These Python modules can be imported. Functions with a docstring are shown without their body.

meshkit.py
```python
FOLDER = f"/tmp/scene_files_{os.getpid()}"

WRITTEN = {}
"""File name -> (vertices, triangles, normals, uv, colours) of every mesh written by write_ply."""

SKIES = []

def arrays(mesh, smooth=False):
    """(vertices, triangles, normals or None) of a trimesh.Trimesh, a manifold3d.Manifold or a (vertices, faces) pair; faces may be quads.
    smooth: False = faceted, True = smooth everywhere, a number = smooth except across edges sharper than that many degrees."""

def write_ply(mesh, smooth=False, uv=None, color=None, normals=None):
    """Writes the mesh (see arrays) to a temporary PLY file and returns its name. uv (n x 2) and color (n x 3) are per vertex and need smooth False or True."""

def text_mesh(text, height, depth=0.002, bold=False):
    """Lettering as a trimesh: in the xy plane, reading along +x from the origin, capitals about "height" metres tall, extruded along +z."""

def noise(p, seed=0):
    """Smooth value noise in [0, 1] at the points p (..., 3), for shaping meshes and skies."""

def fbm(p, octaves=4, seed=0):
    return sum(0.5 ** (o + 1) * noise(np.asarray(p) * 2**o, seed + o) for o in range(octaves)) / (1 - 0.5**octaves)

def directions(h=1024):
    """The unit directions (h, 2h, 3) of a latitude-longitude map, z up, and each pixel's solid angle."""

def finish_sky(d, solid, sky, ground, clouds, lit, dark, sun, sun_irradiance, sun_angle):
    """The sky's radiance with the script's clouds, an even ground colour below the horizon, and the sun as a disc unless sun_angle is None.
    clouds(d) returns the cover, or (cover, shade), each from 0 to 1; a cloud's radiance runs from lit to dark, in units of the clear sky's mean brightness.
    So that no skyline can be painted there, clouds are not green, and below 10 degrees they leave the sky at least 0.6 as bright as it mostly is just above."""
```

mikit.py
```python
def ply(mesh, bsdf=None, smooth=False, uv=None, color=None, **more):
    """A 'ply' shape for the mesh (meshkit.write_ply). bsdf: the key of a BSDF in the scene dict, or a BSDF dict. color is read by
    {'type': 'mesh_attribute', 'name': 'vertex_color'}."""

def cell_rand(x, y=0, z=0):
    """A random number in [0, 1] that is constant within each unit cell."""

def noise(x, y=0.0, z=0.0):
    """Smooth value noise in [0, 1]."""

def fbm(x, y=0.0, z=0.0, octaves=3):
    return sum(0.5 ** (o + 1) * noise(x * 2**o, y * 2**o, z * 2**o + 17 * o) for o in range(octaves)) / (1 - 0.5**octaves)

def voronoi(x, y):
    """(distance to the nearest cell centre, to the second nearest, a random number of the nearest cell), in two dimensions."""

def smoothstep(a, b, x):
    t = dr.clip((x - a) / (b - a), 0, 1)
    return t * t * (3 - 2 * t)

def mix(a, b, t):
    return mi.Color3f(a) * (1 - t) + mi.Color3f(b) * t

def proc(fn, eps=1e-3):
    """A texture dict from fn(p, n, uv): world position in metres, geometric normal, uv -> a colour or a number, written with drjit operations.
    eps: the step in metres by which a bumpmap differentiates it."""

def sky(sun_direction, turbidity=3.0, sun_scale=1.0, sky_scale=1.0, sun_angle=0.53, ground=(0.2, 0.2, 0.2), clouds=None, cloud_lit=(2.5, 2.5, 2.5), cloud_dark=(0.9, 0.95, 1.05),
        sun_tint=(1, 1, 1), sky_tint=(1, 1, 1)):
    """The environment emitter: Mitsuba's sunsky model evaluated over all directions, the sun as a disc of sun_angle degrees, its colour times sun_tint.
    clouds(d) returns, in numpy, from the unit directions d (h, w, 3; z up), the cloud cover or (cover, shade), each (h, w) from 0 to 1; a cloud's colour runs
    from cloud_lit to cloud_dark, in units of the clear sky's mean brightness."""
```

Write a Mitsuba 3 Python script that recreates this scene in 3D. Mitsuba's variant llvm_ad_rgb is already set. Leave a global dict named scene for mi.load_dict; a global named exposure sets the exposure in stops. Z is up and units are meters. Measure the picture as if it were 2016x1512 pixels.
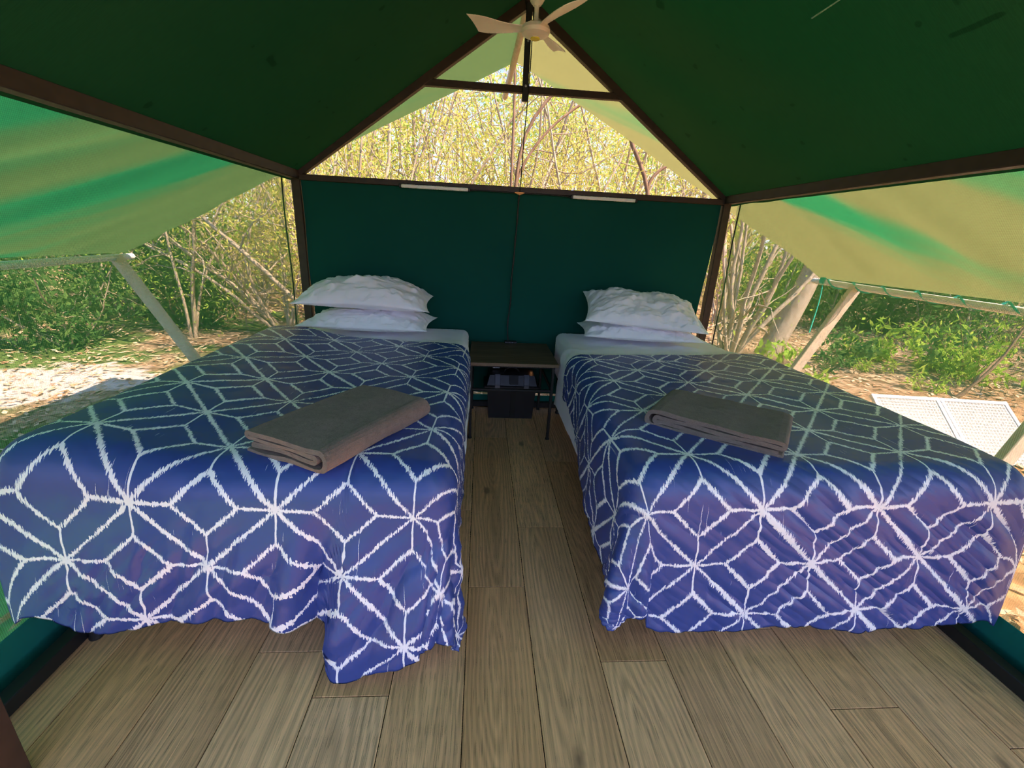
import math, random
import numpy as np
import trimesh
import shapely.affinity
import drjit as dr
import mitsuba as mi
import mikit
from mikit import proc, noise, fbm, smoothstep, mix, cell_rand
import meshkit
from meshkit import noise as nnoise, fbm as nfbm

T = mi.ScalarTransform4f
scene, labels = {}, {}
random.seed(7)
R = np.random.default_rng(7)

# ------------------------------------------------------------------ camera, sky, exposure
exposure = 3.02
F_PX, YAW, PITCH, ROLL = 859.31, 0.07903, 0.32317, 0.05184
EYE = np.array([-0.2200, 0.0, 1.18])
fwd = np.array([math.sin(YAW) * math.cos(PITCH), math.cos(YAW) * math.cos(PITCH), -math.sin(PITCH)])
rgt = np.array([math.cos(YAW), -math.sin(YAW), 0.0])
upv = np.cross(rgt, fwd)
upr = -math.sin(ROLL) * rgt + math.cos(ROLL) * upv
scene['camera'] = {'type': 'perspective', 'fov': math.degrees(2 * math.atan(1008 / F_PX)), 'fov_axis': 'x', 'near_clip': 0.02, 'far_clip': 500.0,
                   'to_world': T().look_at(origin=EYE.tolist(), target=(EYE + fwd).tolist(), up=upr.tolist())}
SUN = (0.52, -0.36, 0.775)
scene['sky'] = mikit.sky(SUN, turbidity=3.0, sun_scale=1.0, sky_scale=1.35, ground=(0.24, 0.19, 0.14), sun_angle=0.6, sun_tint=(1.10, 0.97, 0.98), sky_tint=(1.10, 0.93, 1.02))

# ------------------------------------------------------------------ measured room
XW, D, HE, HR, HT, YF = 1.365, 3.0, 1.4534, 2.434, 1.992, 0.80


# ------------------------------------------------------------------ helpers
def lab(key, label=None, cat=None, group=None, kind=None):
    d = {}
    if label: d['label'] = label
    if cat: d['category'] = cat
    if group: d['group'] = group
    if kind: d['kind'] = kind
    labels[key] = d
    return key


def numbered(name):
    if name not in scene and name not in labels and not any(k.startswith(name + '__') for k in scene):
        return name
    n = 1
    while True:
        k = f'{name}_{n:03d}'
        if k not in scene and k not in labels and not any(q.startswith(k + '__') for q in scene):
            return k
        n += 1


def obj(name, mesh, bsdf, parent=None, smooth=False, uv=None, color=None, **more):
    key = numbered(f'{parent}__{name}' if parent else name)
    scene[key] = mikit.ply(mesh, bsdf, smooth=smooth, uv=uv, color=color, **more)
    return key


def thing(name, label, cat, group=None):
    key = numbered(name)
    return lab(key, label, cat, group)


def cat_(ms):
    return trimesh.util.concatenate(ms)


def box(c, s, r=0.0, rot=None):
    """box centred on c with sides s, chamfered by r"""
    s = np.asarray(s, float)
    if r <= 0:
        m = trimesh.creation.box(s)
    else:
        h = s / 2
        pts = []
        for sx in (-1, 1):
            for sy in (-1, 1):
                for sz in (-1, 1):
                    for ax in range(3):
                        q = np.array([sx, sy, sz]) * (h - r)
                        q[ax] = (sx, sy, sz)[ax] * h[ax]
                        pts.append(q)
        m = trimesh.convex.convex_hull(np.array(pts))
    if rot is not None:
        m.apply_transform(rot)
    m.apply_translation(c)
    return m


def bar(a, b, w, h=None, r=0.003, up=(0, 0, 1)):
    """square tube from a to b; w across, h along 'up'"""
    a, b = np.asarray(a, float), np.asarray(b, float)
    h = w if h is None else h
    z = b - a
    L = np.linalg.norm(z)
    z /= L
    u = np.asarray(up, float)
    if abs(u @ z) > 0.98:
        u = np.array([0, 1.0, 0])
    x = np.cross(u, z); x /= np.linalg.norm(x)
    y = np.cross(z, x)
    M = np.eye(4)
    M[:3, 0], M[:3, 1], M[:3, 2], M[:3, 3] = x, y, z, (a + b) / 2
    m = box((0, 0, 0), (w, h, L), r)
    m.apply_transform(M)
    return m


def tube(pts, rad, sides=8, cap=True):
    p = np.asarray(pts, float)
    rad = np.broadcast_to(rad, (len(p),)).astype(float)
    t = np.gradient(p, axis=0)
    t /= np.linalg.norm(t, axis=1, keepdims=True) + 1e-12
    a = np.zeros_like(p)
    ref = np.array([0, 0, 1.0]) if abs(t[0, 2]) < 0.9 else np.array([1.0, 0, 0])
    a[0] = np.cross(t[0], ref)
    for i in range(1, len(p)):
        a[i] = a[i - 1] - t[i] * (a[i - 1] @ t[i])
        n = np.linalg.norm(a[i])
        if n < 1e-6:
            a[i] = np.cross(t[i], [0.3, 0.5, 0.8])
            n = np.linalg.norm(a[i])
        a[i] /= n
    a[0] /= np.linalg.norm(a[0])
    b = np.cross(t, a)
    ang = np.arange(sides) * 2 * np.pi / sides
    v = p[:, None] + rad[:, None, None] * (np.cos(ang)[None, :, None] * a[:, None] + np.sin(ang)[None, :, None] * b[:, None])
    n = len(p)
    i, j = np.meshgrid(np.arange(n - 1), np.arange(sides), indexing='ij')
    q = np.stack([i * sides + j, i * sides + (j + 1) % sides, (i + 1) * sides + (j + 1) % sides, (i + 1) * sides + j], -1).reshape(-1, 4)
    f = np.vstack([q[:, [0, 1, 2]], q[:, [0, 2, 3]]])
    v = v.reshape(-1, 3)
    if cap:
        k = len(v)
        v = np.vstack([v, p[0], p[-1]])
        js = np.arange(sides)
        f = np.vstack([f, np.stack([np.full(sides, k), (js + 1) % sides, js], 1), np.stack([np.full(sides, k + 1), (n - 1) * sides + js, (n - 1) * sides + (js + 1) % sides], 1)])
    return trimesh.Trimesh(v, f, process=False)


def spline(pts, n):
    from scipy.interpolate import CubicSpline
    p = np.asarray(pts, float)
    s = np.r_[0, np.cumsum(np.linalg.norm(np.diff(p, axis=0), axis=1))]
    return CubicSpline(s, p)(np.linspace(0, s[-1], n))


def grid_faces(n, m):
    i, j = np.meshgrid(np.arange(n - 1), np.arange(m - 1), indexing='ij')
    q = np.stack([i * m + j, (i + 1) * m + j, (i + 1) * m + j + 1, i * m + j + 1], -1).reshape(-1, 4)
    return np.vstack([q[:, [0, 1, 2]], q[:, [0, 2, 3]]])


def sheet(P, thick=0.0, uv=None):
    """grid of points (n, m, 3) -> mesh; thick > 0 gives it a back side and edges. Returns (mesh, uv)"""
    n, m = P.shape[:2]
    v = P.reshape(-1, 3)
    f = grid_faces(n, m)
    if thick <= 0:
        return trimesh.Trimesh(v, f, process=False), uv
    t = trimesh.Trimesh(v, f, process=False)
    nn = np.array(t.vertex_normals)
    v2 = v - nn * thick
    k = n * m
    idx = np.arange(k).reshape(n, m)
    ring = np.r_[idx[0, :], idx[1:, -1], idx[-1, -2::-1], idx[-2:0:-1, 0]]
    r2 = np.roll(ring, -1)
    side = np.vstack([np.stack([ring, r2, r2 + k], 1), np.stack([ring, r2 + k, ring + k], 1)])
    V = np.vstack([v, v2])
    Fc = np.vstack([f, f[:, ::-1] + k, side])
    mesh = trimesh.Trimesh(V, Fc, process=False)
    return mesh, (None if uv is None else np.vstack([uv, uv]))


def sst(a, b, x):
    t = np.clip((x - a) / (b - a), 0, 1)
    return t * t * (3 - 2 * t)


def lathe(profile, sides=32):
    return trimesh.creation.revolve(np.asarray(profile, float), sections=sides)


def rotm(axis, deg):
    return trimesh.transformations.rotation_matrix(math.radians(deg), axis)


# ------------------------------------------------------------------ materials
def rgb(*c):
    return {'type': 'rgb', 'value': list(c)}


def diffuse(key, c):
    scene[key] = {'type': 'twosided', 'bsdf': {'type': 'diffuse', 'reflectance': c if isinstance(c, dict) else rgb(*c)}}


def princ(key, c, rough=0.5, **k):
    scene[key] = {'type': 'twosided', 'bsdf': {'type': 'principled', 'base_color': c if isinstance(c, dict) else rgb(*c), 'roughness': rough, **k}}


def roof_fn(p, n, uv):
    weave = 0.92 + 0.16 * cell_rand(p.y * 700, p.z * 60)
    stain = fbm(p.x * 2.2, p.y * 2.2, p.z * 2.2, 3)
    spots = smoothstep(0.90, 0.94, noise(p.x * 19, p.y * 19, p.z * 19))
    c = mix((0.022, 0.078, 0.046), (0.031, 0.090, 0.051), stain) * weave
    return c * (1 - 0.35 * spots)


scene['roof_canvas'] = {'type': 'principledthin', 'base_color': proc(roof_fn), 'roughness': 0.7, 'diff_trans': 0.30, 'specular': 0.2} if False else \
    {'type': 'principledthin', 'base_color': proc(roof_fn), 'roughness': 0.75, 'diff_trans': 1.0, 'spec_trans': 0.0}


def wall_fn(p, n, uv):
    weave = 0.95 + 0.1 * cell_rand(p.x * 500, p.z * 500)
    return mix((0.008, 0.066, 0.053), (0.011, 0.078, 0.058), fbm(p.x * 3, p.z * 3, 1.0, 3)) * weave


diffuse('wall_canvas', proc(wall_fn))
diffuse('hem_canvas', (0.015, 0.17, 0.14))
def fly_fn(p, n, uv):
    # uv.x is negative on the left half, painted greener for sunlight shining through; the right half painted khaki for warm ground bounce
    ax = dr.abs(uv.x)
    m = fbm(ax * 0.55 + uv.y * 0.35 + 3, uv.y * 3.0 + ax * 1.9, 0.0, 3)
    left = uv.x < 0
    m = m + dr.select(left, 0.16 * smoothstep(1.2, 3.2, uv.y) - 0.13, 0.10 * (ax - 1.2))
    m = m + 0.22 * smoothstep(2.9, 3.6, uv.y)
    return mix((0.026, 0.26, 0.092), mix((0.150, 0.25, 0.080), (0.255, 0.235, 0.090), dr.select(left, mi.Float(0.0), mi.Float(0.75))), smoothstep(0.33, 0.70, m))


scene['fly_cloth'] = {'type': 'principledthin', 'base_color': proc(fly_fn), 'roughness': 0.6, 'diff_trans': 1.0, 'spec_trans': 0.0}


def mesh_fn(p, n, uv):
    s = 0.80 + 0.28 * dr.sin(p.y * 1250.0) + 0.12 * dr.sin(p.z * 1250.0)
    return mi.Color3f(0.12, 0.46, 0.22) * s


scene['mesh_screen'] = {'type': 'blendbsdf', 'weight': 0.36, 'bsdf_0': {'type': 'null'},
                        'bsdf_1': {'type': 'principledthin', 'base_color': proc(mesh_fn), 'roughness': 0.8, 'diff_trans': 1.15, 'spec_trans': 0.0}}
princ('frame_paint', proc(lambda p, n, uv: mix((0.022, 0.013, 0.009), (0.042, 0.023, 0.015), fbm(p.x * 30, p.y * 30, p.z * 30, 3))), 0.55)
princ('black_paint', (0.010, 0.011, 0.012), 0.5)
princ('steel', (0.5, 0.5, 0.48), 0.35, metallic=0.8)
PX0, PW, PL = 0.1615, 0.2005, 1.22


def plank_fn(p, n, uv):
    ix = dr.floor((p.x - PX0) / PW + 50.0)
    xl = p.x - PX0 - (ix - 50.0) * PW - PW * 0.5
    iy = dr.floor(uv.y)                      # the plank's own number along its row
    r1, r2, r3 = cell_rand(ix, iy, 3), cell_rand(ix, iy, 7), cell_rand(ix, iy, 11)
    yl = (uv.y - iy - 0.5) * PL
    wob = fbm(xl * 9 + r1 * 60, yl * 1.6 + r2 * 40, r3 * 9, 3) - 0.5
    cx = (r1 - 0.5) * 0.09
    hgt = 0.02 * (r2 - 0.5) + 0.085 * (yl + (r3 - 0.5) * 0.7) + 0.075 * wob
    rad = dr.sqrt(dr.square(xl - cx + 0.03 * wob) + dr.square(hgt))
    kn = smoothstep(0.11, 0.0, dr.sqrt(dr.square(xl - (r3 - 0.5) * 0.12) + dr.square((yl - (r1 - 0.5) * 0.9) * 0.35)))
    amp = 0.02 + 0.19 * fbm(xl * 6 + r2 * 17, yl * 1.9, r3 * 13, 2)
    ring = 0.5 + 0.5 * dr.sin(rad * 470.0 + 9.0 * fbm(xl * 22 + r3 * 31, yl * 2.6, r1 * 30, 3) + 7.0 * kn)
    fine = fbm(xl * 420 + 9 * r1, yl * 9, r2 * 20, 2)
    pore = smoothstep(0.62, 0.80, noise(xl * 640 + r3 * 99, yl * 22, r1 * 50))
    knot_d = dr.sqrt(dr.square((xl - (r3 - 0.5) * 0.12) * 1.0) + dr.square((yl - (r1 - 0.5) * 0.9) * 0.45))
    knot = 1 - smoothstep(0.004, 0.022, knot_d + 0.012 * (fbm(xl * 60, yl * 40, 0.0, 2) - 0.5))
    c = mix((0.47, 0.235, 0.096), (0.92, 0.525, 0.235), 0.15 + 0.7 * r2 + 1.0 * (fbm(xl * 14, yl * 1.3, r1 * 77, 3) - 0.5))
    c = mix(c, mi.Color3f(0.78, 0.51, 0.29), 0.5 * r3)
    c = c * (0.90 + amp * (ring - 0.5) * 2.0 + 0.50 * (fine - 0.45)) * (1 - 0.32 * pore)
    return mix(c, mi.Color3f(0.11, 0.065, 0.04), 0.6 * knot * smoothstep(0.15, 0.3, r2))


princ('plank_wood', proc(plank_fn), 0.5, specular=0.2)
diffuse('floor_seam', (0.015, 0.010, 0.007))

DP = 0.340


def duvet_fn(p, n, uv):
    A, B = (uv.x + uv.y) / DP, (uv.x - uv.y) / DP
    jag = (noise(uv.x * 520, uv.y * 150, 3.0) - 0.5) * 0.010 + (noise(uv.x * 900, uv.y * 60, 9.0) - 0.5) * 0.012
    wide = 0.75 + 0.6 * noise(uv.x * 7, uv.y * 7, 5.0)
    a, b = A - dr.floor(A), B - dr.floor(B)
    k = DP / math.sqrt(2.0)
    da, db = dr.minimum(a, 1 - a) * k, dr.minimum(b, 1 - b) * k
    g1 = dr.select(da < db * 1e3, da, da)
    lw_a, lw_b = 0.0052 * wide, 0.0040 * wide
    line = smoothstep(0.0007, -0.0007, da - lw_a - jag * 0.65)
    line = dr.maximum(line, smoothstep(0.0007, -0.0007, db - lw_b - jag * 0.65))
    u, v = a - 0.5, b - 0.5
    mx, mn = dr.maximum(dr.abs(u), dr.abs(v)), dr.abs(dr.abs(u) - dr.abs(v))
    sq = dr.abs(mx - 0.232) * k
    line = dr.maximum(line, smoothstep(0.0007, -0.0007, sq - 0.0046 * wide - jag * 0.65))
    horiz = (u * v) > 0                      # these spokes run across the bed, the others along it
    sw = dr.select(horiz, mi.Float(0.0040), mi.Float(0.0024)) * wide
    spoke = smoothstep(0.0007, -0.0007, mn * k * 0.7071 - sw - jag * dr.select(horiz, mi.Float(0.5), mi.Float(0.1)))
    line = dr.maximum(line, dr.select(mx > 0.232, spoke, mi.Float(0.0)))
    fl = smoothstep(0.93, 0.96, noise(uv.x * 300, uv.y * 12, 21.0)) * smoothstep(0.6, 0.8, noise(uv.x * 15, uv.y * 15, 2.0))
    line = dr.maximum(line, 0.6 * fl)
    return mix((0.033, 0.060, 0.250), (0.85, 0.84, 0.89), line)


princ('duvet_print', proc(duvet_fn), 0.36, specular=0.55, sheen=0.2)
princ('white_linen', proc(lambda p, n, uv: mi.Color3f(0.84, 0.81, 0.85) * (0.95 + 0.08 * fbm(p.x * 14, p.y * 14, p.z * 14, 3))), 0.7, sheen=0.2)


def towel_fn(p, n, uv):
    f = fbm(p.x * 420, p.y * 420, p.z * 420, 3)
    g = fbm(p.x * 60, p.y * 60, p.z * 60, 2)
    return mix((0.11, 0.078, 0.066), (0.28, 0.205, 0.175), 0.65 * f + 0.35 * g)


scene['towel_pile'] = {'type': 'twosided', 'bsdf': {'type': 'bumpmap', 'scale': 1.0, 'arbitrary': proc(lambda p, n, uv: 0.004 * fbm(p.x * 330, p.y * 330, p.z * 330, 2), eps=5e-4),
                                                   'bsdf': {'type': 'principled', 'base_color': proc(towel_fn), 'roughness': 0.9, 'sheen': 0.5}}}
princ('table_wood', proc(lambda p, n, uv: mix((0.070, 0.038, 0.020), (0.150, 0.086, 0.046), fbm(p.x * 5, p.y * 90, 1.0, 4))), 0.4)
princ('table_edge', proc(lambda p, n, uv: mix((0.16, 0.095, 0.055), (0.24, 0.15, 0.09), fbm(p.x * 25, p.z * 160, 1.0, 3))), 0.5)
princ('black_plastic', (0.012, 0.013, 0.016), 0.42)
princ('grey_plastic', (0.085, 0.090, 0.105), 0.4)
princ('fan_white', (0.72, 0.64, 0.53), 0.35)
princ('fan_yellow', (0.62, 0.50, 0.03), 0.4)
princ('diffuser', (0.80, 0.78, 0.72), 0.35)
princ('amber_plastic', (0.75, 0.30, 0.03), 0.4)
princ('white_plastic', (0.80, 0.80, 0.78), 0.4)
princ('cord_black', (0.008, 0.010, 0.009), 0.6)
princ('pvc_pipe', (0.72, 0.74, 0.72), 0.35)
princ('teal_rope', (0.03, 0.55, 0.42), 0.7)


def timber_fn(p, n, uv):
    return mix((0.48, 0.39, 0.30), (0.78, 0.68, 0.56), fbm(p.x * 40, p.y * 40, p.z * 6, 4))


diffuse('timber', proc(timber_fn))
diffuse('bark_pale', proc(lambda p, n, uv: mix((0.26, 0.20, 0.13), (0.60, 0.52, 0.40), fbm(p.x * 30, p.y * 30, p.z * 7, 4))))
diffuse('bark_brown', proc(lambda p, n, uv: mix((0.12, 0.075, 0.045), (0.34, 0.24, 0.16), fbm(p.x * 40, p.y * 40, p.z * 9, 4))))


def leaf(key, c1, c2):
    scene[key] = {'type': 'principledthin', 'base_color': proc(lambda p, n, uv: mix(c1, c2, cell_rand(p.x * 9, p.y * 9, p.z * 9))), 'roughness': 0.5, 'diff_trans': 0.9, 'spec_trans': 0.0}


leaf('leaf_olive', (0.46, 0.46, 0.08), (0.86, 0.78, 0.24))
leaf('leaf_green', (0.24, 0.45, 0.06), (0.52, 0.68, 0.12))
leaf('leaf_dark', (0.06, 0.16, 0.05), (0.17, 0.29, 0.08))


def ground_fn(p, n, uv):
    a = fbm(p.x * 1.1, p.y * 1.1, 0.0, 4)
    v1, v2, vr = mikit.voronoi(p.x * 11, p.y * 11)
    f = 0.55 * vr + 0.45 * fbm(p.x * 22, p.y * 22, 0.0, 3)
    gap_shade = smoothstep(0.02, 0.16, v2 - v1) * (0.35 + 0.65 * smoothstep(0.30, 0.55, fbm(p.x * 3.1, p.y * 3.1, 7.0, 3)))  # dark gaps between leaves, plus patches of shade put into the colour
    c = mix((0.20, 0.12, 0.065), (0.60, 0.46, 0.30), f)
    c = mix(c, mi.Color3f(0.13, 0.20, 0.06), smoothstep(0.42, 0.56, a) * smoothstep(1.5, -2.0, p.x))
    c = c * (0.45 + 0.55 * gap_shade)
    c = mix(c, mi.Color3f(0.20, 0.50, 0.20) * (0.6 + 0.7 * f), smoothstep(-3.2, -2.6, p.x) * smoothstep(-1.2, -1.6, p.x) * smoothstep(3.2, 2.4, p.y))  # green light falling through the fly, painted onto the ground
    c = mix(c, mi.Color3f(0.66, 0.33, 0.14) * (0.35 + 1.0 * f), 0.7 * smoothstep(1.3, 2.0, p.x) * smoothstep(6.0, 3.0, p.y))
    d = dr.sqrt(dr.square((p.x + 4.7) / 0.95) + dr.square((p.y - 4.55) / 0.60)) + 0.9 * (fbm(p.x * 4, p.y * 4, 3.0, 3) - 0.5)
    return mix(c, mi.Color3f(0.66, 0.60, 0.55) * (0.75 + 0.4 * f), smoothstep(1.05, 0.85, d))


diffuse('ground_soil', proc(ground_fn))
scene['litter'] = {'type': 'twosided', 'bsdf': {'type': 'diffuse', 'reflectance': proc(lambda p, n, uv: mix(mix((0.52, 0.36, 0.20), (0.75, 0.62, 0.44), cell_rand(p.x * 14, p.y * 14, 1.0)), mi.Color3f(0.42, 0.17, 0.07), 0.65 * smoothstep(0.6, 0.9, cell_rand(p.x * 17, p.y * 17, 4.0))))}}
princ('alloy', (0.72, 0.72, 0.72), 0.4)


def cell_fn(p, n, uv):
    fx, fy = uv.x * 30 - dr.floor(uv.x * 30), uv.y * 30 - dr.floor(uv.y * 30)
    d = dr.maximum(dr.abs(fx - 0.5), dr.abs(fy - 0.5))
    return mix((0.30, 0.31, 0.32), (0.05, 0.055, 0.065), smoothstep(0.38, 0.26, d))


princ('solar_cell', proc(cell_fn), 0.35, specular=0.5)

# ------------------------------------------------------------------ floor
lab('floor', kind='structure')
scene['floor'] = mikit.ply(box((0, 1.72, -0.034), (2.86, 2.76, 0.06)), 'floor_seam')
offs = {0: 0.945, -1: 1.578, -2: 1.241, 1: 1.75, 2: 1.05, 3: 0.79, 4: 1.42, 5: 1.9, -3: 1.70, -4: 0.86, -5: 0.997, -6: 1.50, -7: 0.70, 6: 1.1}
row_planks = {}
for ix in range(-8, 7):
    x0, x1 = PX0 + ix * PW, PX0 + (ix + 1) * PW
    x0c, x1c = max(x0, -1.385), min(x1, 1.385)
    if x1c - x0c < 0.03:
        continue
    o = offs.get(ix, 1.3)
    ks = [k for k in range(-3, 4) if o + k * PL < 3.08 and o + (k + 1) * PL > 0.38]
    for k in ks:
        y0, y1 = max(o + k * PL, 0.36), min(o + (k + 1) * PL, 3.08)
        if y1 - y0 < 0.02:
            continue
        m = box(((x0c + x1c) / 2, (y0 + y1) / 2, -0.002), (x1c - x0c - 0.0022, y1 - y0 - 0.0022, 0.004), 0.0010)
        m = trimesh.Trimesh(np.array(m.vertices), np.array(m.faces), process=False)
        vv = np.array(m.vertices)
        uv = np.stack([(vv[:, 0] - x0) / PW, np.clip((vv[:, 1] - o) / PL, k + 0.0005, k + 0.9995) + 10], 1)
        obj('plank', m, 'plank_wood', 'floor', uv=uv)

# ------------------------------------------------------------------ back wall
lab('wall_back', kind='structure')
n, m_ = 60, 40
gx, gz = np.meshgrid(np.linspace(0, 1, n), np.linspace(0, 1, m_), indexing='ij')
zz = 0.105 + gz * (1.466 - 0.105)
xl = -1.338 + 0.022 * sst(0.95, 0.3, zz) * (1 + 0.3 * np.sin(zz * 9))
xr = 1.334 - 0.042 * sst(1.38, 0.5, zz)
xx = xl + gx * (xr - xl)
yy = 3.004 + 0.012 * np.sin(gz * np.pi) * np.sin(gx * np.pi) + 0.010 * (nfbm(np.stack([xx * 3, zz * 2, xx * 0], -1), 3, 4) - 0.5) - 0.012 * sst(0.10, 0.0, gx) * np.sin(zz * 5) ** 2
mm, _ = sheet(np.stack([xx, yy, zz], -1), 0.002)
obj('canvas_panel', mm, 'wall_canvas', 'wall_back', smooth=40)
obj('hem_strip', box((0, 3.012, 0.062), (2.66, 0.004, 0.044), 0.001), 'hem_canvas', 'wall_back')

# ------------------------------------------------------------------ side walls: insect mesh, canvas hem, bungee cord down the back edge
for side, s in (('left', -1), ('right', 1)):
    w = lab(f'wall_{side}', kind='structure')
    n, m_ = 50, 36
    gy, gz = np.meshgrid(np.linspace(0, 1, n), np.linspace(0, 1, m_), indexing='ij')
    yy = YF + gy * (2.975 - YF)
    zz = 0.125 + gz * (1.485 - 0.125)
    belly = 0.012 * np.exp(-((zz - 0.50) / 0.22) ** 2) * sst(0.78, 1.0, yy) * sst(2.99, 2.5, yy)
    xx = s * (1.432 + belly + 0.006 * np.sin(yy * 7 + zz * 3) * np.sin(gz * np.pi))
    mm, _ = sheet(np.stack([xx, yy, zz], -1))
    obj('mesh_screen', mm, 'mesh_screen', w, smooth=True)
    obj('hem_strip', box((s * 1.433, (YF + 2.975) / 2, 0.056), (0.004, 2.975 - YF, 0.142), 0.001), 'hem_canvas', w)
    zc = np.linspace(0.12, 1.46, 24)
    obj('edge_cord', tube(np.stack([np.full(24, s * 1.432) + 0.003 * np.sin(zc * 9), np.full(24, 2.945), zc], 1), 0.0045, 6), 'cord_black', w, smooth=True)

# ------------------------------------------------------------------ roof canvas
lab('ceiling', kind='structure')
for s in (-1, 1):
    n, m_ = 50, 40
    gx, gy = np.meshgrid(np.linspace(0, 1, n), np.linspace(0, 1, m_), indexing='ij')
    xx = s * gx * 1.415
    yy = 0.62 + gy * (3.05 - 0.62)
    zz = (HR + 0.032) - (HR - HE) / XW * np.abs(xx)
    zz += 0.008 * np.sin(gx * np.pi) * np.sin(gy * np.pi) * np.sin(5 * gy + 3 * gx) - 0.004 * np.sin(gy * 40) * gx * (s > 0) * sst(0.6, 1.0, gy)
    P = np.stack([xx, yy, zz], -1)
    if s > 0:
        P = P[:, ::-1]
    mm, _ = sheet(P)
    obj('canvas_panel', mm, 'roof_canvas', 'ceiling', smooth=True)
sx = 0.80
sz = HR + 0.026 - (HR - HE) / XW * sx
princ('seam_thread', (0.18, 0.34, 0.24), 0.7)
obj('seam', bar((sx, 0.63, sz), (sx, 1.62, sz), 0.006, 0.003, 0.001), 'seam_thread', 'ceiling')

# ------------------------------------------------------------------ steel frame
fr = thing('tent_frame', 'dark brown square steel tube frame of the tent with posts, eave rails and gable rafters', 'tent frame')
t = 0.05
for s in (-1, 1):
    obj('post', bar((s * XW, D, 0), (s * XW, D, HE + 0.01), t), 'frame_paint', fr)
    if s < 0:
        obj('post', bar((-1.216, 0.672, 0.0), (-1.216, 0.672, 1.62), 0.085, 0.06), 'frame_paint', fr)
    else:
        obj('post', bar((1.392, 0.775, 0.0), (1.392, 0.775, HE + 0.01), t), 'frame_paint', fr)
    obj('eave_rail', bar((s * XW, YF - 0.1, HE + t / 2), (s * XW, D + 0.03, HE + t / 2), t), 'frame_paint', fr)
    k = np.array([s * XW, D, HE + 0.030]); q = np.array([0, D, HR + 0.030])
    dn = np.array([-(HR - HE) * -s, 0, -XW]); dn = dn / np.linalg.norm(dn) * 0.022
    for yy in (D, YF):
        off = np.array([0, yy - D, 0])
        obj('rafter', bar(k + off + np.array([0, 0, -0.004]), q + off + np.array([0, 0, -0.030]), t, 0.046, up=(0, 1, 0)), 'frame_paint', fr)
    obj('base_rail', bar((s * (XW + 0.005), YF - 0.1, 0.022), (s * (XW + 0.005), D, 0.022), 0.042, 0.044), 'black_paint', fr)
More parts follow.
